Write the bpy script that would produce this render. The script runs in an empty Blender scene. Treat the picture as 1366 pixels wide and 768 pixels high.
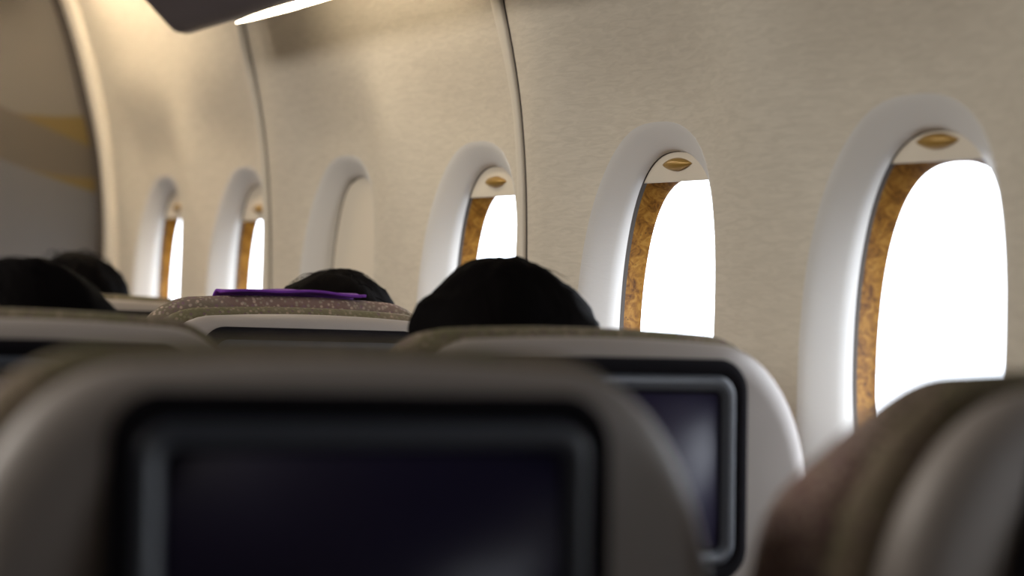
import bpy, bmesh, math, random
from mathutils import Vector, Matrix, noise
random.seed(4)
sc = bpy.context.scene
C = sc.collection

# ------------------------------------------------------------------ camera, light, exposure
EYE = 1.2                       # camera height above the cabin floor
FPX = 2850.0                    # focal length in pixels of a 1366 px wide frame
YAW = math.atan(1383 / FPX)
ROLL = 0.037
WALL = 1.306                    # sidewall distance from the camera at eye level

fwd = Vector((math.sin(YAW), math.cos(YAW), 0))
rt = Vector((math.cos(YAW), -math.sin(YAW), 0))
up = Vector((0, 0, 1))
r2 = rt * math.cos(ROLL) + up * math.sin(ROLL)
u2 = up * math.cos(ROLL) - rt * math.sin(ROLL)
cd = bpy.data.cameras.new('camera')
cd.sensor_width = 36.0
cd.lens = FPX / 1366 * 36.0
cd.clip_start = 0.02
cd.dof.use_dof = True
cd.dof.focus_distance = 2.75
cd.dof.aperture_fstop = 2.8
cam = bpy.data.objects.new('camera', cd)
C.objects.link(cam)
m3 = Matrix((r2, u2, -fwd)).transposed()
cam.matrix_world = Matrix.Translation((0, 0, EYE)) @ m3.to_4x4()
sc.camera = cam

SKY = 9.0
world = bpy.data.worlds.new('bright_cloud_sky')
sc.world = world
world.use_nodes = True
wb = world.node_tree.nodes['Background']
wnt = world.node_tree
wtc = wnt.nodes.new('ShaderNodeTexCoord')
wsp = wnt.nodes.new('ShaderNodeSeparateXYZ')
wrp = wnt.nodes.new('ShaderNodeValToRGB')
wmr = wnt.nodes.new('ShaderNodeMapRange')
wmr.inputs['From Min'].default_value = -1.0
wnt.links.new(wtc.outputs['Generated'], wsp.inputs[0])
wnt.links.new(wsp.outputs[2], wmr.inputs[0])
wnt.links.new(wmr.outputs[0], wrp.inputs[0])
wrp.color_ramp.elements[0].position = 0.30          # hazy cloud deck below
wrp.color_ramp.elements[0].color = (0.17, 0.18, 0.195, 1)
wrp.color_ramp.elements[1].position = 0.66          # bright high cloud above
wrp.color_ramp.elements[1].color = (0.88, 0.93, 1.0, 1)
wnt.links.new(wrp.outputs[0], wb.inputs[0])
wb.inputs[1].default_value = SKY

def area(name, loc, rot, sx, sy, power, col):
    l = bpy.data.lights.new(name, 'AREA')
    l.shape = 'RECTANGLE'
    l.size, l.size_y = sx, sy
    l.energy = power
    l.color = col
    o = bpy.data.objects.new(name, l)
    o.location = loc
    o.rotation_euler = rot
    C.objects.link(o)
    return o

area('cabin_ceiling_light', (-0.9, 2.65, EYE + 0.92), (0, math.radians(-20), 0), 0.9, 3.2, 80.0, (1.0, 0.95, 0.88))
COVE_POWER = 5.0                # sidewall wash lamps
sc.view_settings.view_transform = 'Standard'
sc.view_settings.look = 'None'
sc.view_settings.exposure = 0.0
sc.view_settings.gamma = 1.0
sc.view_settings.use_curve_mapping = False
sc.cycles.use_denoising = True
sc.cycles.max_bounces = 10
sc.cycles.diffuse_bounces = 6
sc.cycles.transparent_max_bounces = 12

# ------------------------------------------------------------------ materials
def mat(name, col, rough=0.5, metal=0.0, spec=0.5):
    m = bpy.data.materials.new(name)
    m.use_nodes = True
    b = m.node_tree.nodes['Principled BSDF']
    b.inputs['Base Color'].default_value = (*col, 1)
    b.inputs['Roughness'].default_value = rough
    b.inputs['Metallic'].default_value = metal
    b.inputs['Specular IOR Level'].default_value = spec
    return m, m.node_tree, b

def node(nt, typ, **kw):
    n = nt.nodes.new(typ)
    for k, v in kw.items():
        setattr(n, k, v)
    return n

def obj_coords(nt, scale):
    tc = node(nt, 'ShaderNodeTexCoord')
    mp = node(nt, 'ShaderNodeMapping')
    mp.inputs['Scale'].default_value = scale
    nt.links.new(tc.outputs['Object'], mp.inputs['Vector'])
    return mp.outputs['Vector']

def ramp(nt, stops):
    r = node(nt, 'ShaderNodeValToRGB')
    e = r.color_ramp.elements
    while len(e) < len(stops):
        e.new(0.5)
    for el, (p, c) in zip(e, stops):
        el.position = p
        el.color = (*c, 1)
    return r

def add_bump(nt, b, fac, strength, dist):
    bp = node(nt, 'ShaderNodeBump')
    bp.inputs['Strength'].default_value = strength
    bp.inputs['Distance'].default_value = dist
    nt.links.new(fac, bp.inputs['Height'])
    nt.links.new(bp.outputs['Normal'], b.inputs['Normal'])

def noise_tex(nt, vec, scale, detail=3, rough=0.55, dist=0.0):
    n = node(nt, 'ShaderNodeTexNoise')
    n.inputs['Scale'].default_value = scale
    n.inputs['Detail'].default_value = detail
    n.inputs['Roughness'].default_value = rough
    n.inputs['Distortion'].default_value = dist
    nt.links.new(vec, n.inputs['Vector'])
    return n

# embossed, slightly warm sidewall laminate: fine wavy horizontal grain
M_wall, nt, b = mat('sidewall_laminate', (0.60, 0.54, 0.44), 0.48)
v = obj_coords(nt, (40, 30, 175))
n1 = noise_tex(nt, v, 1.0, 2, 0.5, 0.9)
rp = ramp(nt, [(0.3, (0.545, 0.49, 0.40)), (0.7, (0.625, 0.565, 0.465))])
nt.links.new(n1.outputs['Fac'], rp.inputs['Fac'])
nt.links.new(rp.outputs['Color'], b.inputs['Base Color'])
add_bump(nt, b, n1.outputs['Fac'], 0.12, 0.002)

M_reveal, nt, b = mat('window_reveal_plastic', (0.62, 0.60, 0.57), 0.5)  # greyer than the wall cream: the daylight tint is put into the colour
v = obj_coords(nt, (60, 42, 170))
n1 = noise_tex(nt, v, 1.0, 3, 0.6, 0.8)
add_bump(nt, b, n1.outputs['Fac'], 0.1, 0.002)

M_trim, nt, b = mat('trim_plastic', (0.66, 0.60, 0.50), 0.45)
M_gap, nt, b = mat('dark_rubber', (0.045, 0.034, 0.025), 0.7)
M_shade, nt, b = mat('window_shade_plastic', (0.68, 0.61, 0.50), 0.5)
M_gold, nt, b = mat('gold_wood_handle', (0.36, 0.21, 0.045), 0.35, 0.3)

# burl walnut veneer
M_burl, nt, b = mat('burl_wood', (0.35, 0.17, 0.03), 0.45, 0, 0.25)
v = obj_coords(nt, (1, 1, 1))
n1 = noise_tex(nt, v, 60, 6, 0.6, 1.6)
rp = ramp(nt, [(0.28, (0.05, 0.016, 0.002)), (0.45, (0.16, 0.065, 0.007)), (0.58, (0.25, 0.115, 0.015)), (0.75, (0.33, 0.18, 0.04))])
nt.links.new(n1.outputs['Fac'], rp.inputs['Fac'])
vo = node(nt, 'ShaderNodeTexVoronoi')
vo.inputs['Scale'].default_value = 150
nt.links.new(v, vo.inputs['Vector'])
n2 = noise_tex(nt, v, 22, 2)
r3 = ramp(nt, [(0.0, (0.14, 0.14, 0.14)), (0.22, (1, 1, 1))])
nt.links.new(vo.outputs['Distance'], r3.inputs['Fac'])
r4 = ramp(nt, [(0.52, (0, 0, 0)), (0.62, (1, 1, 1))])
nt.links.new(n2.outputs['Fac'], r4.inputs['Fac'])
mx = node(nt, 'ShaderNodeMixRGB', blend_type='MULTIPLY')
nt.links.new(r4.outputs['Color'], mx.inputs['Fac'])
nt.links.new(rp.outputs['Color'], mx.inputs['Color1'])
nt.links.new(r3.outputs['Color'], mx.inputs['Color2'])
nt.links.new(mx.outputs['Color'], b.inputs['Base Color'])

# thin clear pane
M_glass = bpy.data.materials.new('window_glass')
M_glass.use_nodes = True
nt = M_glass.node_tree
nt.nodes.clear()
out = node(nt, 'ShaderNodeOutputMaterial')
tr = node(nt, 'ShaderNodeBsdfTransparent')
tr.inputs[0].default_value = (0.97, 0.98, 1, 1)
gl = node(nt, 'ShaderNodeBsdfGlossy')
gl.inputs['Roughness'].default_value = 0.03
ms = node(nt, 'ShaderNodeMixShader')
ms.inputs[0].default_value = 0.05
nt.links.new(tr.outputs[0], ms.inputs[1])
nt.links.new(gl.outputs[0], ms.inputs[2])
nt.links.new(ms.outputs[0], out.inputs[0])

M_shell, nt, b = mat('seat_shell_plastic', (0.285, 0.25, 0.225), 0.48, 0, 0.35)
M_dark, nt, b = mat('seat_gasket_black', (0.006, 0.005, 0.007), 0.85, 0, 0.1)
M_frame, nt, b = mat('screen_frame_plastic', (0.055, 0.062, 0.078), 0.32)
M_screen, nt, b = mat('screen_glass', (0.014, 0.011, 0.032), 0.40, 0, 0.3)
M_metal, nt, b = mat('seat_leg_metal', (0.42, 0.42, 0.43), 0.4, 0.9)
M_arm, nt, b = mat('armrest_plastic', (0.14, 0.13, 0.13), 0.5)

# speckled woven seat fabric, in a rosy and an olive weave
def fabric(name, tones, dots):
    m, nt, b = mat(name, tones[1], 0.9, 0, 0.2)
    v = obj_coords(nt, (1, 1, 1))
    vo = node(nt, 'ShaderNodeTexVoronoi')
    vo.inputs['Scale'].default_value = 180
    nt.links.new(v, vo.inputs['Vector'])
    sx = node(nt, 'ShaderNodeSeparateColor')
    nt.links.new(vo.outputs['Color'], sx.inputs[0])
    rp = ramp(nt, list(zip((0.0, 0.3, 0.55, 0.8), dots)))
    rp.color_ramp.interpolation = 'CONSTANT'
    nt.links.new(sx.outputs[0], rp.inputs['Fac'])
    rd = ramp(nt, [(0.25, (1, 1, 1)), (0.5, (0, 0, 0))])
    nt.links.new(vo.outputs['Distance'], rd.inputs['Fac'])
    n3 = noise_tex(nt, v, 9, 1)
    rt3 = ramp(nt, list(zip((0.40, 0.50, 0.60), tones)))
    nt.links.new(n3.outputs['Fac'], rt3.inputs['Fac'])
    mx = node(nt, 'ShaderNodeMixRGB')
    nt.links.new(rt3.outputs['Color'], mx.inputs['Color1'])
    nt.links.new(rd.outputs['Color'], mx.inputs['Fac'])
    nt.links.new(rp.outputs['Color'], mx.inputs['Color2'])
    nt.links.new(mx.outputs['Color'], b.inputs['Base Color'])
    add_bump(nt, b, vo.outputs['Distance'], 0.4, 0.002)
    return m
M_fabric = fabric('seat_fabric', [(0.19, 0.12, 0.10), (0.19, 0.14, 0.115), (0.165, 0.135, 0.09)],
                  [(0.36, 0.28, 0.23), (0.20, 0.12, 0.14), (0.28, 0.23, 0.17), (0.42, 0.31, 0.24)])
M_fabric2 = fabric('seat_fabric_olive', [(0.145, 0.12, 0.075), (0.125, 0.11, 0.06), (0.16, 0.125, 0.085)],
                   [(0.21, 0.17, 0.12), (0.13, 0.085, 0.085), (0.17, 0.15, 0.09), (0.28, 0.21, 0.15)])

M_purple, nt, b = mat('purple_cloth', (0.13, 0.018, 0.26), 0.8)
v = obj_coords(nt, (1, 1, 1)); n1 = noise_tex(nt, v, 200, 2); add_bump(nt, b, n1.outputs['Fac'], 0.3, 0.001)
M_hair, nt, b = mat('black_hair', (0.003, 0.0024, 0.0024), 0.75, 0, 0.02)
v = obj_coords(nt, (90, 30, 30)); n1 = noise_tex(nt, v, 1.0, 3); add_bump(nt, b, n1.outputs['Fac'], 0.5, 0.004)
M_skin, nt, b = mat('skin', (0.46, 0.27, 0.19), 0.5)
b.inputs['Subsurface Weight'].default_value = 0.05
M_eye, nt, b = mat('eye_white', (0.75, 0.74, 0.72), 0.2)
M_iris, nt, b = mat('iris_dark', (0.02, 0.012, 0.008), 0.15)
M_lip, nt, b = mat('lips', (0.36, 0.13, 0.11), 0.45)
M_shirt, nt, b = mat('navy_shirt_cloth', (0.03, 0.035, 0.06), 0.9)
M_trous, nt, b = mat('dark_trouser_cloth', (0.03, 0.03, 0.035), 0.9)
M_shoe, nt, b = mat('shoe_leather', (0.02, 0.018, 0.016), 0.4)
M_bin, nt, b = mat('bin_plastic', (0.085, 0.07, 0.072), 0.5)
M_ceil, nt, b = mat('ceiling_plastic', (0.62, 0.58, 0.52), 0.6)
M_carpet, nt, b = mat('cabin_carpet', (0.10, 0.085, 0.09), 0.95)
v = obj_coords(nt, (1, 1, 1)); n1 = noise_tex(nt, v, 260, 2)
rp = ramp(nt, [(0.35, (0.06, 0.05, 0.06)), (0.65, (0.15, 0.12, 0.12))])
nt.links.new(n1.outputs['Fac'], rp.inputs['Fac']); nt.links.new(rp.outputs['Color'], b.inputs['Base Color'])
add_bump(nt, b, n1.outputs['Fac'], 0.5, 0.003)

def lamp_mat(name, col, strength):
    m = bpy.data.materials.new(name)
    m.use_nodes = True
    n = m.node_tree
    bb = n.nodes['Principled BSDF']
    bb.inputs['Base Color'].default_value = (0.8, 0.8, 0.8, 1)
    bb.inputs['Emission Color'].default_value = (*col, 1)
    bb.inputs['Emission Strength'].default_value = strength
    return m
M_strip = lamp_mat('warm_light_strip', (1.0, 0.84, 0.60), 4.5 * COVE_POWER)
M_cove = lamp_mat('warm_cove_lamp', (1.0, 0.84, 0.62), 8.0 * COVE_POWER)

# bulkhead laminate with sweeping gold waves
M_bulk, nt, b = mat('bulkhead_wave_laminate', (0.3, 0.26, 0.23), 0.5)
tc = node(nt, 'ShaderNodeTexCoord')
sp = node(nt, 'ShaderNodeSeparateXYZ')
nt.links.new(tc.outputs['Object'], sp.inputs[0])
def mth(op, a, b_=None):
    n = node(nt, 'ShaderNodeMath', operation=op)
    for i, x in enumerate((a, b_)):
        if x is None:
            continue
        if isinstance(x, (int, float)):
            n.inputs[i].default_value = x
        else:
            nt.links.new(x, n.inputs[i])
    return n.outputs[0]
X, Z = sp.outputs[0], sp.outputs[2]
def curve(c0, c1, c2, x0):
    dx = mth('SUBTRACT', X, x0)
    return mth('ADD', c0, mth('MULTIPLY', dx, mth('ADD', c1, mth('MULTIPLY', dx, c2))))
def below(c):
    t = mth('MULTIPLY', mth('SUBTRACT', c, Z), 160)
    n = node(nt, 'ShaderNodeClamp')
    nt.links.new(t, n.inputs[0])
    return n.outputs[0]
top1 = curve(1.552, -0.04, 0.6, 1.10)
low1 = curve(1.545, -0.39, 0.10, 1.10)
top2 = curve(1.428, -0.18, 0.8, 1.12)
low2 = curve(1.426, -0.30, 0.12, 1.12)
base, gold, mid, low = (0.125, 0.110, 0.093), (0.115, 0.076, 0.016), (0.080, 0.065, 0.048), (0.094, 0.090, 0.092)
col = node(nt, 'ShaderNodeRGB').outputs[0]
col.default_value = (*base, 1)
def over(prev, fac, c):
    mxx = node(nt, 'ShaderNodeMixRGB')
    nt.links.new(fac, mxx.inputs['Fac'])
    nt.links.new(prev, mxx.inputs['Color1'])
    mxx.inputs['Color2'].default_value = (*c, 1)
    return mxx.outputs[0]
col = over(col, below(top1), gold)
col = over(col, below(low1), mid)
col = over(col, below(top2), gold)
col = over(col, below(low2), low)
nt.links.new(col, b.inputs['Base Color'])

# ------------------------------------------------------------------ helpers
def obj(name, verts, faces, m, parent=None, smooth=True):
    me = bpy.data.meshes.new(name)
    me.from_pydata([tuple(v) for v in verts], [], faces)
    bm = bmesh.new()
    bm.from_mesh(me)
    bmesh.ops.recalc_face_normals(bm, faces=bm.faces)
    bm.to_mesh(me)
    bm.free()
    me.materials.append(m)
    if smooth:
        for p in me.polygons:
            p.use_smooth = True
    o = bpy.data.objects.new(name, me)
    C.objects.link(o)
    if parent:
        o.parent = parent
    return o

def empty(name, loc=(0, 0, 0)):
    o = bpy.data.objects.new(name, None)
    o.empty_display_size = 0.1
    o.location = loc
    C.objects.link(o)
    return o

def tag(o, label=None, cat=None, group=None, kind=None):
    if label: o['label'] = label
    if cat: o['category'] = cat
    if group: o['group'] = group
    if kind: o['kind'] = kind
    return o

def loft(rings, closed=True, cap0=False, cap1=False):
    """rings of equal length -> verts, faces"""
    n = len(rings[0])
    V = [p for r in rings for p in r]
    F = []
    for i in range(len(rings) - 1):
        for j in range(n if closed else n - 1):
            k = (j + 1) % n
            F.append((i * n + j, i * n + k, (i + 1) * n + k, (i + 1) * n + j))
    if cap0:
        F.append(tuple(range(n))[::-1])
    if cap1:
        F.append(tuple(range((len(rings) - 1) * n, len(rings) * n)))
    return V, F

def merge(*parts):
    V, F = [], []
    for v, f in parts:
        o = len(V)
        V += list(v)
        F += [tuple(i + o for i in q) for q in f]
    return V, F

def box(x0, x1, y0, y1, z0, z1):
    V = [(x, y, z) for x in (x0, x1) for y in (y0, y1) for z in (z0, z1)]
    F = [(0, 1, 3, 2), (4, 6, 7, 5), (0, 4, 5, 1), (2, 3, 7, 6), (0, 2, 6, 4), (1, 5, 7, 3)]
    return V, F

def bevel(o, w=0.006, s=3):
    bm = bmesh.new()
    bm.from_mesh(o.data)
    bmesh.ops.bevel(bm, geom=bm.edges[:], offset=w, segments=s, affect='EDGES', profile=0.5)
    bm.to_mesh(o.data)
    bm.free()
    for p in o.data.polygons:
        p.use_smooth = True
    return o

def tube(pts, rad, n=8):
    rings = []
    for i, p in enumerate(pts):
        p = Vector(p)
        a = Vector(pts[max(i - 1, 0)])
        c = Vector(pts[min(i + 1, len(pts) - 1)])
        d = (c - a).normalized()
        s = d.cross(Vector((0.31, 0.77, 0.55))).normalized()
        t = d.cross(s)
        r = rad[i] if isinstance(rad, (list, tuple)) else rad
        rings.append([p + s * math.cos(2 * math.pi * k / n) * r + t * math.sin(2 * math.pi * k / n) * r for k in range(n)])
    return loft(rings, True, True, True)

def sm(t):
    t = max(0.0, min(1.0, t))
    return t * t * (3 - 2 * t)

# ------------------------------------------------------------------ the cabin shell
def inward(h):
    v = ((h + 0.15) ** 2 - 0.0225) / 5.8
    if h > 0.3:
        v += (h - 0.3) ** 2 * 0.25
    return v

PITCH = 0.5312
Y0 = 1.7966                                     # centre of the first window in view
NWIN = list(range(-3, 6))
BAY = 0.034
def bay_h(h):
    return BAY * (sm((h + 0.1) / 0.3) if h < 0.21 else sm((0.42 - h) / 0.19))
def wall_x(y, h):
    u = (y - Y0) / PITCH
    dy = (u - round(u)) * PITCH
    return WALL - inward(h) + bay_h(h) * math.exp(-(abs(dy) / 0.19) ** 4)

def se(a, b_, n, zc, k, N):
    th = 2 * math.pi * k / N
    c, s = math.cos(th), math.sin(th)
    return (a * math.copysign(abs(c) ** (2 / n), c), zc + b_ * math.copysign(abs(s) ** (2 / n), s))

# each window cell: a rectangle of sidewall around one opening
NX, NZ = 24, 44
HW, HZ0, HZ1 = PITCH / 2, -0.09 - 0.42, -0.09 + 0.42
border = []
for i in range(NX): border.append((-HW + PITCH * i / NX, HZ1))
for i in range(NZ): border.append((HW, HZ1 - (HZ1 - HZ0) * i / NZ))
for i in range(NX): border.append((HW - PITCH * i / NX, HZ0))
for i in range(NZ): border.append((-HW, HZ0 + (HZ1 - HZ0) * i / NZ))
def se_dir(a, b_, n, zc, dx, dz):
    """superellipse point along a direction (dx, dz) given in the border's frame"""
    ex, ez = dx / HW, (dz - (HZ0 + HZ1) / 2) / ((HZ1 - HZ0) / 2)
    q = (abs(ex) ** n + abs(ez) ** n) ** (1 / n)
    return (a * ex / q, zc + b_ * ez / q)
OUT = (0.176, 0.304, 2.65, -0.09)
INN = (0.143, 0.241, 2.3, -0.062)
PAN = (0.141, 0.236, 2.5, -0.088)
T_IN, T_PAN, SHIFT = 0.05, 0.075, 0.0
outer = [se_dir(*OUT, x, z) for x, z in border]
innerc = [(y + SHIFT, z) for y, z in (se_dir(*INN, x, z) for x, z in border)]
panec = [(y + SHIFT, z) for y, z in (se_dir(*PAN, x, z) for x, z in border)]

parts = []
for n in NWIN:
    yc = Y0 + n * PITCH
    rings = []
    R = 16
    for i in range(R + 1):
        t = (i / R) ** 1.5
        ring = []
        for (ox, oz), (bx_, bz_) in zip(outer, border):
            y, h = yc + ox + (bx_ - ox) * t, oz + (bz_ - oz) * t
            ring.append((wall_x(y, h), y, EYE + h))
        rings.append(ring)
    parts.append(loft(rings))
YA, YB = Y0 + (NWIN[0] - 0.5) * PITCH, Y0 + (NWIN[-1] + 0.5) * PITCH
ycols = [YA + (YB - YA) * i / (NX * len(NWIN)) for i in range(NX * len(NWIN) + 1)]
ycols_all = ycols + [YB + 0.05 * i for i in range(1, 4)]
def grid(ys_, hs):
    V = [(wall_x(y, h), y, EYE + h) for h in hs for y in ys_]
    w = len(ys_)
    F = [(a * w + c, a * w + c + 1, (a + 1) * w + c + 1, (a + 1) * w + c) for a in range(len(hs) - 1) for c in range(w - 1)]
    return V, F
parts.append(grid(ycols_all, [HZ1 + (1.02 - HZ1) * i / 30 for i in range(31)]))
parts.append(grid(ycols_all, [-EYE + (HZ0 + EYE) * i / 12 for i in range(13)]))
parts.append(grid([YB + 0.05 * i for i in range(0, 4)], [HZ0 + (HZ1 - HZ0) * i / NZ for i in range(NZ + 1)]))
parts.append(grid([-2.5, -1.5, -0.8, YA], [-EYE + 2.22 * i / 40 for i in range(41)]))
V, F = merge(*parts)
wall_right = obj('wall_right', V, F, M_wall)
bm = bmesh.new(); bm.from_mesh(wall_right.data)
bmesh.ops.remove_doubles(bm, verts=bm.verts, dist=1e-4)
bmesh.ops.recalc_face_normals(bm, faces=bm.faces)
bm.to_mesh(wall_right.data); bm.free()
tag(wall_right, kind='structure')

YF = 4.80
fl = obj('floor', *box(-4.6, 1.6, -2.5, YF + 0.15, -0.04, 0.0), M_carpet, smooth=False); tag(fl, kind='structure')
ce = obj('ceiling', *box(-4.6, 1.5, -2.5, YF + 0.15, EYE + 1.0, EYE + 1.03), M_ceil, smooth=False); tag(ce, kind='structure')
wl = obj('wall_left', *box(-4.64, -4.6, -2.5, YF + 0.15, 0, EYE + 1.0), M_ceil, smooth=False); tag(wl, kind='structure')
wr = obj('wall_rear', *box(-4.6, 1.45, -2.54, -2.5, 0, EYE + 1.0), M_ceil, smooth=False); tag(wr, kind='structure')
# bulkhead ahead: follows the sidewall curve on its right edge
hs = [-EYE + 2.2 * i / 50 for i in range(51)]
V, F = [], []
for yy in (YF, YF + 0.04):
    for h in hs:
        V += [(-4.6, yy, EYE + h), (WALL - inward(h) - 0.004, yy, EYE + h)]
nn = len(hs)
for s_ in range(2):
    for i in range(nn - 1):
        a = s_ * 2 * nn + 2 * i
        F.append((a, a + 1, a + 3, a + 2))
for i in range(nn - 1):
    a = 2 * i + 1
    F.append((a, a + 2, a + 2 + 2 * nn, a + 2 * nn))
wf = obj('wall_front', V, F, M_bulk, smooth=False); tag(wf, kind='structure')

def strip_along_wall(name, prof, m, h0=-EYE, h1=0.98, n=70):
    """prof: closed list of (dy, dx) with dx inward from the sidewall"""
    rings = []
    for i in range(n + 1):
        h = h0 + (h1 - h0) * i / n
        rings.append([(wall_x(y, h) - dx, y, EYE + h) for y, dx in prof])
    o = obj(name, *loft(rings, True, True, True), m)
    return o
ROOT = 0.004
t1 = strip_along_wall('trim_1', [(4.765 + 0.035 * math.cos(a), -0.002 + 0.026 * max(0.0, math.sin(a)) ** 0.6 - (0.004 if math.sin(a) < 0 else 0)) for a in [math.pi * 2 * i / 20 for i in range(20)]], M_trim)
tag(t1, kind='structure')
tg = strip_along_wall('gap', [(YF - 0.001, -0.002), (YF - 0.001, 0.038), (YF - 0.014, 0.038), (YF - 0.014, -0.002)], M_gap)
tg.name = 'edge_seal'; tg.parent = t1
for i, ys_ in enumerate((3.70, 2.645)):
    prof = [(ys_ + 0.006, -0.004)] + [(ys_ + 0.006 + 0.036 * k / 10, (0.013 if i == 0 else 0.009) * math.sin(math.pi * min(1.0, (k + 1.2) / 11.2)) ** 0.55) for k in range(11)] + [(ys_ + 0.042, -0.004)]
    t = strip_along_wall('trim_%d' % (i + 2), prof, M_trim)
    tag(t, kind='structure')
    g = strip_along_wall('gap_seal', [(ys_ + 0.0035, -0.003), (ys_ + 0.0035, 0.0009), (ys_ + 0.0064, 0.0009), (ys_ + 0.0064, -0.003)], M_gap)
    g.parent = t

# ------------------------------------------------------------------ windows
def win_x(h, t):
    return WALL - inward(h) + t + 0.3 * bay_h(h)
SHADE = {0: 0.148, 1: 0.142, 2: 0.135, 3: -1, 4: 0.113, 5: 0.125}
def inn_half(h):
    a, b_, n, zc = INN
    q = abs((h - zc) / b_)
    return a * max(0.0, 1 - q ** n) ** (1 / n)

def make_window(n):
    yc = Y0 + n * PITCH
    w = empty('window_%d' % (n + 1 if n >= 0 else 6 - n), (WALL, yc, EYE - 0.06))
    tag(w, kind='structure')
    o = Vector(w.location)
    def L(x, y, z): return (x - o.x, y - o.y, z - o.z)
    # flared reveal from the soft lip to the inner edge
    prof = [(0.0, -0.0005), (0.06, 0.02), (0.14, 0.055), (0.24, 0.115), (0.38, 0.225), (0.55, 0.37), (0.72, 0.52), (0.84, 0.63), (0.92, 0.72), (0.965, 0.82), (0.99, 0.92), (1.0, 1.0)]
    rings = []
    for e, d in prof:
        ring = []
        for (ox, oz), (ix, iz) in zip(outer, innerc):
            y, h = ox + (ix - ox) * e, oz + (iz - oz) * e
            x0 = wall_x(yc + ox, oz); x1 = win_x(iz, T_IN)
            ring.append(L(x0 + (x1 - x0) * d, yc + y, EYE + h))
        rings.append(ring)
    obj('reveal', *loft(rings), M_reveal, w)
    # dark line where the reveal meets the burl, then the burl ring, then the pane
    def ring_at(f, t, sc_=1.0):
        return [L(win_x(z, t), yc + y * sc_, EYE + z) for y, z in f]
    def mixc(k): return [(a[0] + (b_[0] - a[0]) * k, a[1] + (b_[1] - a[1]) * k) for a, b_ in zip(innerc, panec)]
    obj('seal', *loft([ring_at(innerc, T_IN - 0.0005), ring_at(mixc(0.08), T_IN + 0.0055)]), M_gap, w)
    obj('burl_frame', *loft([ring_at(mixc(0.08), T_IN + 0.0055), ring_at(mixc(0.5), T_IN + 0.016), ring_at(panec, T_PAN), [L(win_x(z, T_PAN + 0.004), yc + SHIFT + (y - SHIFT) * 0.99, EYE + z) for y, z in panec]]), M_burl, w)
    pr = ring_at(panec, T_PAN + 0.001)
    cpt = L(win_x(PAN[3], T_PAN + 0.001), yc + SHIFT, EYE + PAN[3])
    N = len(pr)
    obj('pane', pr + [cpt], [(i, (i + 1) % N, N) for i in range(N)], M_glass, w)
    # pull-down shade
    hb = SHADE.get(n, 0.14)
    top = INN[3] + INN[1]
    lo = max(hb, INN[3] - INN[1] + 0.004)
    rows = []
    K = 40
    for i in range(K + 1):
        h = top - 0.0005 - (top - lo) * (i / K) ** (1.6 if hb > 0 else 1.0)
        hw_ = inn_half(h) * 0.997
        rows.append((h, hw_))
    V, F = [], []
    Cc = 12
    for face in (0, 1):
        for h, hw_ in rows:
            for j in range(Cc + 1):
                yy = -hw_ + 2 * hw_ * j / Cc
                V.append(L(win_x(h, T_IN + 0.0012 + 0.003 * face), yc + SHIFT + yy, EYE + h))
    w_ = Cc + 1
    off = (K + 1) * w_
    for i in range(K):
        for j in range(Cc):
            a = i * w_ + j
            F.append((a, a + 1, a + w_ + 1, a + w_))
            F.append((off + a, off + a + w_, off + a + w_ + 1, off + a + 1))
    for j in range(Cc):
        a = K * w_ + j
        F.append((a, a + 1, off + a + 1, off + a))
    s = obj('shade', V, F, M_shade, w)
    # lens-shaped wooden handle
    hh = (hb + 0.021) if hb > 0 else lo + 0.05
    if n == 0: hh = hb + 0.020
    lx = win_x(hh, T_IN + 0.001)
    rings = []
    for i in range(17):
        u = -1 + 2 * i / 16
        hgt = 0.0085 * max(0.02, (1 - u * u)) 
        dep = 0.010 * max(0.02, (1 - u * u)) ** 0.7
        rings.append([L(lx + 0.001 - dep * max(0, math.sin(a)) , yc + SHIFT + 0.037 * u, EYE + hh + hgt * math.cos(a)) for a in [2 * math.pi * k / 14 for k in range(14)]])
    obj('handle', *loft(rings, True, True, True), M_gold, s)
    # daylight portal: helps the renderer find the sky behind this pane
    p = area('sky_portal', (win_x(-0.09, T_PAN + 0.02), yc, EYE - 0.09), (0, math.radians(90), 0), 0.52, 0.32, 1.0, (1, 1, 1))
    p.data.cycles.is_portal = True
for n in NWIN:
    make_window(n)

# ------------------------------------------------------------------ overhead bin with its light strip
BX, BH, BY = 1.10, 0.42, 3.61
prof = [(BX, BH), (BX + 0.03, BH + 0.012), (BX + 0.055, BH + 0.05), (BX + 0.06, BH + 0.3), (0.95, BH + 0.55), (0.40, BH + 0.55),
        (0.34, BH + 0.50), (0.33, BH + 0.42), (0.42, BH + 0.34), (0.62, BH + 0.30), (0.80, BH + 0.235), (0.94, BH + 0.14), (1.03, BH + 0.050), (1.068, BH + 0.014), (BX - 0.018, BH + 0.0015)]
bin_ = empty('overhead_bin', (0.8, 2.2, EYE + BH))
tag(bin_, 'grey overhead bin whose dark underside ends above the sidewall, top left', 'overhead bin')
def BL(x, y, h): return (x - 0.8, y - 2.2, h - BH)
cx_, cz_ = 0.8, BH + 0.32
rings = []
for y, k in ((-0.6, 1.0), (3.58, 1.0), (3.602, 0.996), (BY, 0.985)):
    rings.append([BL(cx_ + (x - cx_) * k, y, cz_ + (h - cz_) * k) for x, h in prof])
obj('bin_body', *loft(rings, True, True, True), M_bin, bin_)
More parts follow.
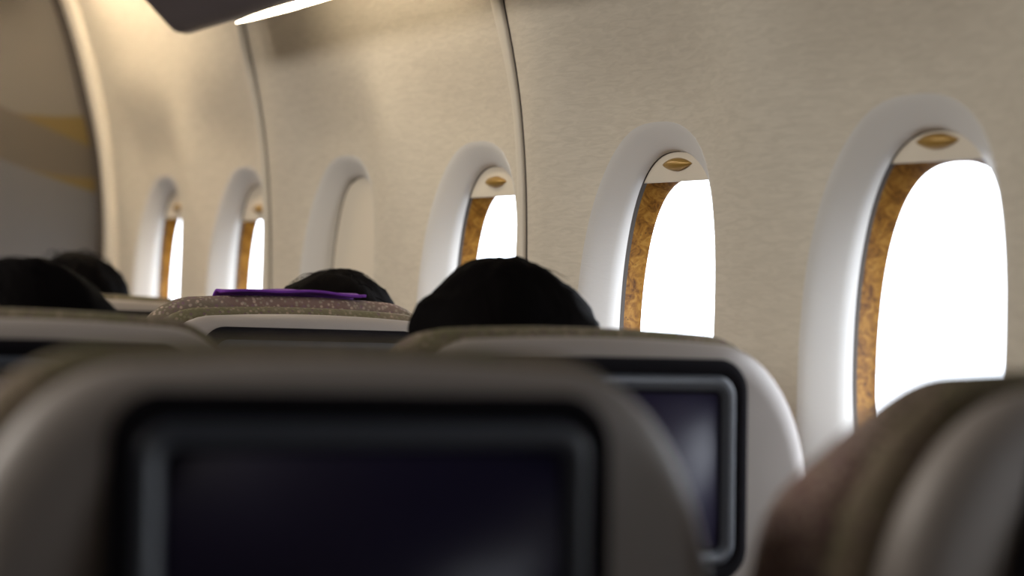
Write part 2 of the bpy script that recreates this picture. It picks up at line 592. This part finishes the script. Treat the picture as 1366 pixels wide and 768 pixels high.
# light strip along the outboard lower edge
def strip(y0, y1, m):
    rings = []
    for y, k in ((y0, 0.3), (y0 + 0.01, 1), (y1 - 0.25, 0.9), (y1 - 0.08, 0.5), (y1, 0.12)):
        c = (BX + 0.017, BH + 0.001)
        rings.append([BL(c[0] + 0.012 * k * math.cos(a), y, c[1] + 0.006 * k * math.sin(a)) for a in [2 * math.pi * i / 12 for i in range(12)]])
    return obj('light_strip', *loft(rings, True, True, True), m, bin_)
strip(2.70, 3.38, M_strip)
# wash lamp above the sidewall ahead of the bin
cv = empty('wash_light', (1.00, 4.32, EYE + 0.72))
tag(cv, 'warm wash light above the sidewall ahead of the bin', 'light')
obj('housing', *merge(box(-0.06, 0.05, -0.40, 0.32, 0.03, 0.06), box(-0.07, -0.06, -0.40, 0.32, -0.07, 0.06), box(-0.06, 0.05, 0.31, 0.32, -0.09, 0.03)), M_ceil, cv, smooth=False)
obj('lamp_tube', *tube([(0, -0.38, 0), (0, 0.28, 0)], 0.018, 12), M_cove, cv)

# ------------------------------------------------------------------ seats
ZT = EYE - 0.048
def lean(z):
    if z > 0.92:
        return 0.05 * (z - 1.02)
    return 0.05 * (0.92 - 1.02) + 0.22 * (0.92 - z)

def outline(off, zt=ZT, wmax=0.237, z0=0.50, n_c=14, crown=0.004):
    w, top = wmax - off, zt - off
    rx, rz = 0.110, 0.165
    pts = [(-w + 0.03, z0), (-w, z0 + 0.04)]
    for i in range(1, 6):
        pts.append((-w, z0 + 0.04 + (top - rz - z0 - 0.04) * i / 6))
    for i in range(n_c + 1):
        a = math.pi / 2 * i / n_c
        pts.append((-w + rx - rx * math.cos(a) ** (2 / 2.15), top - rz + rz * math.sin(a) ** (2 / 2.15)))
    for i in range(1, 8):
        x = (-w + rx) * (1 - i / 4)
        if i < 8: pts.append((x, top + crown * (1 - (x / (w - rx)) ** 2)))
    for i in range(n_c + 1):
        a = math.pi / 2 * (1 - i / n_c)
        pts.append((w - rx + rx * math.cos(a) ** (2 / 2.15), top - rz + rz * math.sin(a) ** (2 / 2.15)))
    for i in range(5, 0, -1):
        pts.append((w, z0 + 0.04 + (top - rz - z0 - 0.04) * i / 6))
    pts += [(w, z0 + 0.04), (w - 0.03, z0)]
    return pts

def lofted(spec, zt=ZT, **kw):
    rings = [[(x, y + lean(z), z) for x, z in outline(o, zt, **kw)] for y, o in spec]
    return loft(rings, True, True, True)

def rrect(w, h, r, cx=0, cz=0, n=8):
    pts = []
    for sx_, sz_, a0 in ((1, 1, 0), (-1, 1, 90), (-1, -1, 180), (1, -1, 270)):
        for i in range(n + 1):
            a = math.radians(a0 + 90 * i / n)
            pts.append((cx + sx_ * (w / 2 - r) + r * math.cos(a), cz + sz_ * (h / 2 - r) + r * math.sin(a)))
    return pts

def ringset(spec, w, h, r, cx, cz):
    """spec: (inset, y)"""
    return [[(x, y + lean(z), z) for x, z in rrect(w - 2 * i, h - 2 * i, max(0.004, r - i * 0.7), cx, cz)] for i, y in spec]

def make_seat(raise_headrest=0.0, recline=0.0, drop=0.0, wing=0.055):
    s = empty('airline_seat')
    obj('shell', *lofted([(0.0, 0.022), (0.0025, 0.0145), (0.007, 0.0075), (0.013, 0.003), (0.020, 0.0005), (0.03, 0.001), (0.042, 0.004), (0.045, 0.012)]), M_shell, s)
    c = obj('back_cushion', *lofted([(0.044, 0.016), (0.047, 0.003), (0.054, -0.006), (0.063, -0.008), (0.072, -0.004), (0.078, 0.006), (0.084, 0.022), (0.13, 0.03), (0.14, 0.045)]), M_fabric2, s)
    # headrest: the front roll
    hz = ZT + 0.003 + raise_headrest
    hr = obj('headrest', *lofted([(0.083, 0.026), (0.085, 0.012), (0.089, 0.002), (0.100, -0.002), (0.114, -0.001), (0.126, 0.006), (0.136, 0.02), (0.145, 0.04)], hz, z0=hz - 0.26), M_fabric, s)
    BW, BHt = 0.310, 0.218
    bz = ZT - 0.0145 - BHt / 2
    V, F = loft(ringset([(0.0, 0.001), (0.0015, -0.0022), (0.007, -0.0025), (0.016, -0.0022), (0.018, 0.001)], BW, BHt, 0.032, 0, bz))
    obj('screen_gasket', V, F, M_dark, s)  # black gasket ring, also stands in for the shadow of the bezel recess
    V, F = loft(ringset([(0.0155, 0.001), (0.0165, -0.0035), (0.0195, -0.0055), (0.0245, -0.0048), (0.031, -0.0015), (0.033, 0.002)], BW, BHt, 0.032, 0, bz))
    obj('screen_frame', V, F, M_frame, s)
    V, F = loft(ringset([(0.030, 0.001), (0.0305, -0.0012), (0.034, -0.0018)], BW, BHt, 0.026, 0, bz))
    V, F = merge((V, F), ([], []))
    obj('screen_seal', V, F, M_dark, s)
    pts = [(x, -0.0008 + lean(z), z) for x, z in rrect(BW - 0.064, BHt - 0.064, 0.006, 0, bz)]
    pts2 = [(x, 0.002 + lean(z), z) for x, z in rrect(BW - 0.064, BHt - 0.064, 0.006, 0, bz)]
    obj('screen', *loft([pts2, pts], True, True, True), M_screen, s)
    # lower parts of the seat
    tt = obj('tray_table', *merge(box(-0.20, 0.20, -0.030, -0.012, 0.60, 0.84)), M_shell, s)
    for vtx in tt.data.vertices:
        vtx.co.y += lean(vtx.co.z)
    bevel(tt, 0.006, 3)
    lt = obj('tray_latch', *box(-0.018, 0.018, -0.030, -0.018, 0.848, 0.872), M_arm, s)
    bevel(lt, 0.003, 2)
    for vtx in lt.data.vertices:
        vtx.co.y += lean(vtx.co.z)
    sp_ = obj('seat_cushion', *box(-0.215, 0.215, 0.12, 0.62, 0.33, 0.45), M_fabric, s)
    bevel(sp_, 0.035, 4)
    fr = obj('seat_base', *box(-0.21, 0.21, 0.12, 0.58, 0.28, 0.335), M_arm, s)
    bevel(fr, 0.01, 2)
    for sgn in (-1, 1):
        ar = obj('armrest', *merge(box(sgn * 0.237 - 0.006, sgn * 0.237 + 0.006, 0.08, 0.56, 0.61, 0.655)), M_arm, s)
        bevel(ar, 0.004, 2)
        for yy in (0.16, 0.50):
            obj('leg', *merge(tube([(sgn * 0.17, yy, 0.29), (sgn * 0.17, yy + (0.03 if yy < 0.3 else -0.03), 0.015), (sgn * 0.17, yy + (0.03 if yy < 0.3 else -0.03), 0.0)], [0.016, 0.016, 0.024], 10)), M_metal, s)
    for ch in (c, hr):                         # side wings of the headrest come forward
        for vtx in ch.data.vertices:
            x, y, z = vtx.co
            k = sm((abs(x) - 0.15) / 0.07) * sm((y - lean(z) - 0.05) / 0.09) * sm((z - 0.95) / 0.06) * sm((ZT - z) / 0.10)
            vtx.co.y += wing * k
    for ch in s.children:                      # a reclined back swings towards the row behind
        if recline and not ch.name.startswith(('seat_', 'leg', 'armrest')):
            for vtx in ch.data.vertices:
                vtx.co.y -= recline * (vtx.co.z - 1.05)
                vtx.co.z -= drop
    return s

def copy_tree(o, parent=None):
    c = o.copy()
    C.objects.link(c)
    if parent:
        c.parent = parent
    for ch in list(o.children):
        copy_tree(ch, c)
    return c

seat = make_seat()
seat_up = make_seat(0.017, wing=0.0)
seat_back = make_seat(0.0, 0.16, 0.0)
G = 'airline seats seen from behind'
SEATS = [
    (seat, 0.463, 1.124, 'nearest grey seatback, very blurred, with a large dark screen filling lower left'),
    (seat_back, 0.985, 1.005, 'blurred seat in the lower right corner beside the nearest window'),
    (None, 0.985, 1.800, 'grey seatback with dark-framed screen directly behind the bushy black-haired person'),
    (None, 0.457, 1.934, 'blurred seatback at left edge behind the nearest seat on the left'),
    (seat_up, 0.985, 2.600, 'seatback with purple cloth on its speckled fabric headrest'),
    (None, 0.957, 3.554, 'farthest seat, its speckled headrest showing below the two left windows'),
]
seats = []
for src, x, y, lab in SEATS:
    s = src or copy_tree(seat)
    s.location = (x, y, 0)
    tag(s, lab, 'seat', G)
    seats.append(s)

# purple cloth lying on the raised headrest of the third seat
cl_V, cl_F = [], []
sxx, syy = 0.985, 2.600
cols, rows_ = 30, 10
hz = ZT + 0.008 + 0.012
for side in (0, 1):
    for j in range(rows_ + 1):
        for i in range(cols + 1):
            x = -0.096 + 0.200 * i / cols
            y = 0.088 + 0.062 * j / rows_
            edge = min(i, cols - i) / cols
            z = hz + 0.0070 + 0.0012 * math.sin(i * 0.42 + j * 0.3) + 0.003 * sm(edge * 3) + 0.001 * math.sin(j * 1.1 + 1)
            if y > 0.125: z -= (y - 0.125) ** 2 * 22
            z += 0.0035 * (1 - side)
            cl_V.append((x, y + 0.0 + lean(hz), z))
w_ = cols + 1
off = w_ * (rows_ + 1)
for j in range(rows_):
    for i in range(cols):
        a = j * w_ + i
        cl_F.append((a, a + 1, a + w_ + 1, a + w_))
        cl_F.append((off + a, off + a + w_, off + a + w_ + 1, off + a + 1))
for j in range(rows_):
    for e in (0, cols):
        a = j * w_ + e
        cl_F.append((a, a + w_, off + a + w_, off + a))
for i in range(cols):
    for e in (0, rows_):
        a = e * w_ + i
        cl_F.append((a, a + 1, off + a + 1, off + a))
cl = obj('purple_cloth', cl_V, cl_F, M_purple)
cl.location = (sxx, syy, 0)
tag(cl, 'folded purple cloth lying on top of a speckled seat headrest', 'cloth')

# ------------------------------------------------------------------ passengers
def skin_mesh(verts, edges, radii, sub=2, root=0):
    me = bpy.data.meshes.new('skin_tmp')
    me.from_pydata(verts, edges, [])
    o = bpy.data.objects.new('skin_tmp', me)
    C.objects.link(o)
    md = o.modifiers.new('s', 'SKIN')
    md.use_smooth_shade = True
    sv = me.skin_vertices[0].data
    for i, r in enumerate(radii):
        sv[i].radius = (r, r) if isinstance(r, (int, float)) else r
        sv[i].use_root = (i == root)
    if sub:
        sd = o.modifiers.new('sub', 'SUBSURF'); sd.levels = sub; sd.render_levels = sub
    return o

def bake(o):
    dg = bpy.context.evaluated_depsgraph_get()
    ev = o.evaluated_get(dg)
    me = bpy.data.meshes.new_from_object(ev)
    V = [v.co.copy() for v in me.vertices]
    F = [tuple(p.vertices) for p in me.polygons]
    bpy.data.objects.remove(o)
    return V, F

def ellipsoid(c, r, nu=24, nv=16, fn=None):
    V = []
    for j in range(nv + 1):
        t = math.pi * j / nv
        for i in range(nu):
            p = 2 * math.pi * i / nu
            d = Vector((math.sin(t) * math.cos(p), math.sin(t) * math.sin(p), math.cos(t)))
            q = Vector((d.x * r[0], d.y * r[1], d.z * r[2]))
            if fn: q = fn(q, d)
            V.append(Vector(c) + q)
    F = [(j * nu + i, j * nu + (i + 1) % nu, (j + 1) * nu + (i + 1) % nu, (j + 1) * nu + i) for j in range(nv) for i in range(nu)]
    return V, F

def remeshed(V, F, voxel, smooth_it=4):
    me = bpy.data.meshes.new('rm')
    me.from_pydata([tuple(v) for v in V], [], F)
    o = bpy.data.objects.new('rm', me)
    C.objects.link(o)
    m = o.modifiers.new('r', 'REMESH'); m.mode = 'VOXEL'; m.voxel_size = voxel
    m2 = o.modifiers.new('sm', 'SMOOTH'); m2.iterations = smooth_it; m2.factor = 0.5
    return bake(o)

def chain(pts, rad, sub=2):
    return bake(skin_mesh([tuple(p) for p in pts], [(i, i + 1) for i in range(len(pts) - 1)], rad, sub))

def make_person(sx_, sy_, head, label, hair_seed, hair_r, bump=None, strands=30, shirt=M_shirt, stray=0.03, foot=0.0):
    """sx_, sy_: the seat's place on the floor; head: world position of the head centre"""
    p = empty('person', (sx_, sy_, 0))
    tag(p, label, 'person', 'seated passengers facing forward')
    hx, hy, hz_ = head[0] - sx_, head[1] - sy_, head[2]
    T = lambda k: hx * k                       # sideways lean of the trunk
    pel = (0, 0.365, 0.575); sp1 = (T(.2), 0.325, 0.71); ch = (T(.45), hy - 0.02, 0.86); nb = (T(.8), hy - 0.02, hz_ - 0.19); nk = (hx, hy, hz_ - 0.09)
    sh = hz_ - 0.26
    parts = []
    parts.append(chain([pel, sp1, ch, nb], [(0.15, 0.10), (0.14, 0.09), (0.155, 0.095), (0.075, 0.06)], 2))
    parts.append(chain([(nb[0], nb[1], nb[2] - 0.03), nk, (hx, hy + 0.005, hz_)], [0.055, 0.052, 0.05], 2))
    arms = []
    for s in (-1, 1):
        S = (T(.55) + s * 0.160, hy - 0.015, sh); E_ = (T(.3) + s * 0.160, 0.40, 0.755); Wr = (s * 0.10, 0.60, 0.70)
        mid1 = tuple((a + b_) / 2 for a, b_ in zip(S, E_)); mid2 = tuple((a + b_) / 2 for a, b_ in zip(E_, Wr))
        inn = (T(.55) + s * 0.08, hy - 0.03, sh + 0.005)
        parts.append(chain([inn, S, mid1, E_, mid2, Wr], [0.06, 0.058, 0.046, 0.040, 0.036, 0.026], 2))
        arms.append((S, mid1, E_, inn))
        # palm and five fingers resting on the thigh
        Wv = Vector(Wr); dirv = Vector((-s * 0.15, 0.97, -0.18)).normalized(); side = Vector((-s, -0.15, 0)).normalized(); dn = Vector((0, 0, -1))
        palm0, palm1 = Wv + dirv * 0.01, Wv + dirv * 0.075
        parts.append(chain([Wv, palm0 + dirv * 0.02, palm1], [(0.028, 0.018), (0.036, 0.015), (0.038, 0.013)], 2))
        for k, ln in enumerate((0.068, 0.076, 0.071, 0.056)):
            a = palm1 + side * (0.0285 - 0.019 * k) - dirv * 0.012
            parts.append(chain([a, a + dirv * (ln * 0.5), a + dirv * (ln * 0.8) + dn * 0.009, a + dirv * ln + dn * 0.022], [0.0095, 0.009, 0.008, 0.0068], 1))
        tb = palm0 + side * 0.024
        parts.append(chain([tb, tb + side * 0.026 + dirv * 0.022, tb + side * 0.034 + dirv * 0.050 + dn * 0.008], [0.012, 0.0105, 0.008], 1))
    legs = []
    for s in (-1, 1):
        H = (s * 0.085, 0.37, 0.55); Kn = (s * 0.12, 0.72, 0.555); Mk = (s * 0.11, 0.53, 0.55); A_ = (foot + s * 0.10, 0.74, 0.09); Cf = (foot * 0.6 + s * 0.11, 0.72, 0.36); To = (foot + s * 0.11, 0.90, 0.04)
        parts.append(chain([H, Mk, Kn, Cf, A_], [0.078, 0.070, 0.058, 0.052, 0.036], 2))
        legs.append((H, Mk, Kn, Cf, A_))
        parts.append(chain([(foot + s * 0.10, 0.72, 0.05), (foot + s * 0.105, 0.81, 0.045), To], [0.038, 0.036, 0.026], 2))
    # head with brow, nose, chin and ears
    def face(q, d):
        if d.z < -0.2: q.x *= 1 - 0.28 * min(1, (-d.z - 0.2) / 0.8); 
        if d.z < -0.3 and d.y > 0: q.y += 0.008
        return q
    parts.append(ellipsoid((hx, hy, hz_), (0.074, 0.094, 0.113), fn=face))
    parts.append(chain([(hx, hy + 0.086, hz_ + 0.008), (hx, hy + 0.097, hz_ - 0.012), (hx, hy + 0.107, hz_ - 0.030), (hx, hy + 0.088, hz_ - 0.038)], [0.009, 0.0105, 0.013, 0.010], 1))
    for s in (-1, 1):
        parts.append(ellipsoid((hx + s * 0.077, hy - 0.005, hz_ - 0.012), (0.010, 0.018, 0.031), 12, 10))
        parts.append(ellipsoid((hx + s * 0.030, hy + 0.080, hz_ + 0.020), (0.020, 0.012, 0.007), 12, 8))
        parts.append(ellipsoid((hx + s * 0.038, hy + 0.062, hz_ - 0.026), (0.020, 0.018, 0.018), 12, 8))
    parts.append(ellipsoid((hx, hy + 0.080, hz_ - 0.092), (0.022, 0.018, 0.016), 12, 8))
    V, F = merge(*parts)
    V, F = remeshed(V, F, 0.0062, 3)
    body = obj('body', V, F, M_skin, p)
    for s in (-1, 1):
        e = obj('eye', *ellipsoid((hx + s * 0.031, hy + 0.0815, hz_ + 0.002), (0.0125, 0.0095, 0.0085), 16, 10), M_eye, p)
        obj('iris', *ellipsoid((hx + s * 0.031, hy + 0.0895, hz_ + 0.002), (0.0055, 0.003, 0.0055), 12, 8), M_iris, e)
    obj('mouth', *ellipsoid((hx, hy + 0.0925, hz_ - 0.060), (0.023, 0.006, 0.0065), 16, 8), M_lip, p)
    # clothing
    ps = [chain([(pel[0], pel[1], pel[2] + 0.0), sp1, ch, (nb[0], nb[1], nb[2] - 0.035)], [(0.158, 0.104), (0.150, 0.100), (0.160, 0.104), (0.080, 0.068)], 2)]
    for (S, m1, E_, inn) in arms:
        ps.append(chain([inn, S, m1, tuple(m1[i] + (E_[i] - m1[i]) * 0.7 for i in range(3))], [0.07, 0.068, 0.058, 0.056], 2))
    obj('shirt', *remeshed(*merge(*ps), 0.009, 5), shirt, p)
    ps = [chain([(0, 0.37, 0.555), (0, 0.365, 0.62)], [(0.160, 0.100), (0.155, 0.10)], 2)]
    for lg in legs:
        ps.append(chain(lg, [0.086, 0.078, 0.067, 0.062, 0.055], 2))
    obj('trousers', *remeshed(*merge(*ps), 0.009, 5), M_trous, p)
    for s in (-1, 1):
        obj('shoe', *remeshed(*merge(chain([(foot + s * 0.10, 0.70, 0.05), (foot + s * 0.105, 0.81, 0.048), (foot + s * 0.11, 0.905, 0.046)], [0.046, 0.045, 0.036], 2)), 0.008, 3), M_shoe, p)
    # hair
    rnd = random.Random(hair_seed)
    rx_, ry_, rz_ = hair_r
    hc = Vector((hx, hy - 0.012, hz_ + 0.012))
    def hairfn(q, d):
        k = 1 + 0.05 * noise.noise(d * 2.6 + Vector((hair_seed, 0, 0))) + 0.022 * noise.noise(d * 9 + Vector((0, hair_seed, 0)))
        if bump:
            for (bd, amp, wid) in bump:
                k += amp * math.exp(-((d - Vector(bd).normalized()).length / wid) ** 2)
        if d.y > 0.25 and d.z < 0.45:             # open at the face
            t = min(1.0, (d.y - 0.25) / 0.25) * min(1.0, (0.45 - d.z) / 0.15)
            k *= 1 - 0.32 * t
        if d.z < -0.62:
            k *= 1 - 0.35 * min(1.0, (-d.z - 0.62) / 0.25)
        return q * k
    V, F = ellipsoid(hc, (rx_, ry_, rz_), 64, 44, hairfn)
    pieces = [(V, F)]
    for i in range(strands):
        a = rnd.uniform(0, 2 * math.pi); t = rnd.uniform(0.0, 1.25)
        d = Vector((math.sin(t) * math.cos(a), math.sin(t) * math.sin(a), math.cos(t)))
        base_ = hc + Vector((d.x * rx_, d.y * ry_, d.z * rz_)) * 0.97
        tang = Vector((rnd.uniform(-1, 1), rnd.uniform(-1, 0.4), rnd.uniform(-0.3, 0.5)))
        tang = (tang - d * tang.dot(d)).normalized()
        L_ = rnd.uniform(0.03, 0.07)
        lift = rnd.uniform(0.1, 1.0) * stray
        pts = [base_ + tang * L_ * u - d * (u * u * L_ * 0.25) + d * (lift * 4 * u * (1 - u * 0.75)) for u in (0, 0.25, 0.5, 0.75, 1)]
        pieces.append(tube(pts, [0.0007, 0.0007, 0.0006, 0.0005, 0.0003], 4))
    obj('hair', *merge(*pieces), M_hair, p)
    return p

# head centre = top of hair minus about 0.137
make_person(0.985, 1.800, (1.019, 2.118, 1.229 - 0.137), 'person with bushy black hair right of centre, seen from behind above a seat', 3, (0.110, 0.112, 0.125),
            bump=[((-0.85, 0.15, 0.40), 0.12, 0.22), ((0.8, -0.35, 0.55), 0.03, 0.4), ((-0.3, 0, 1), 0.03, 0.5)], strands=26, stray=0.006, foot=-0.06)
make_person(0.985, 2.600, (1.120, 2.905, 1.218 - 0.137), 'person with short dark hair just showing above the seat with the purple cloth', 8, (0.106, 0.114, 0.125), strands=60, stray=0.006, foot=-0.06)
make_person(0.457, 1.934, (0.520, 2.235, 1.214 - 0.137), 'blurred dark-haired person at far left edge, nearest of the left pair', 12, (0.108, 0.112, 0.125), strands=20, stray=0.006)
make_person(0.957, 3.554, (0.987, 3.855, 1.236 - 0.137), 'dark-haired person with stray strands below the wavy bulkhead, farthest forward', 21, (0.102, 0.112, 0.125), strands=45, stray=0.016, foot=-0.03)
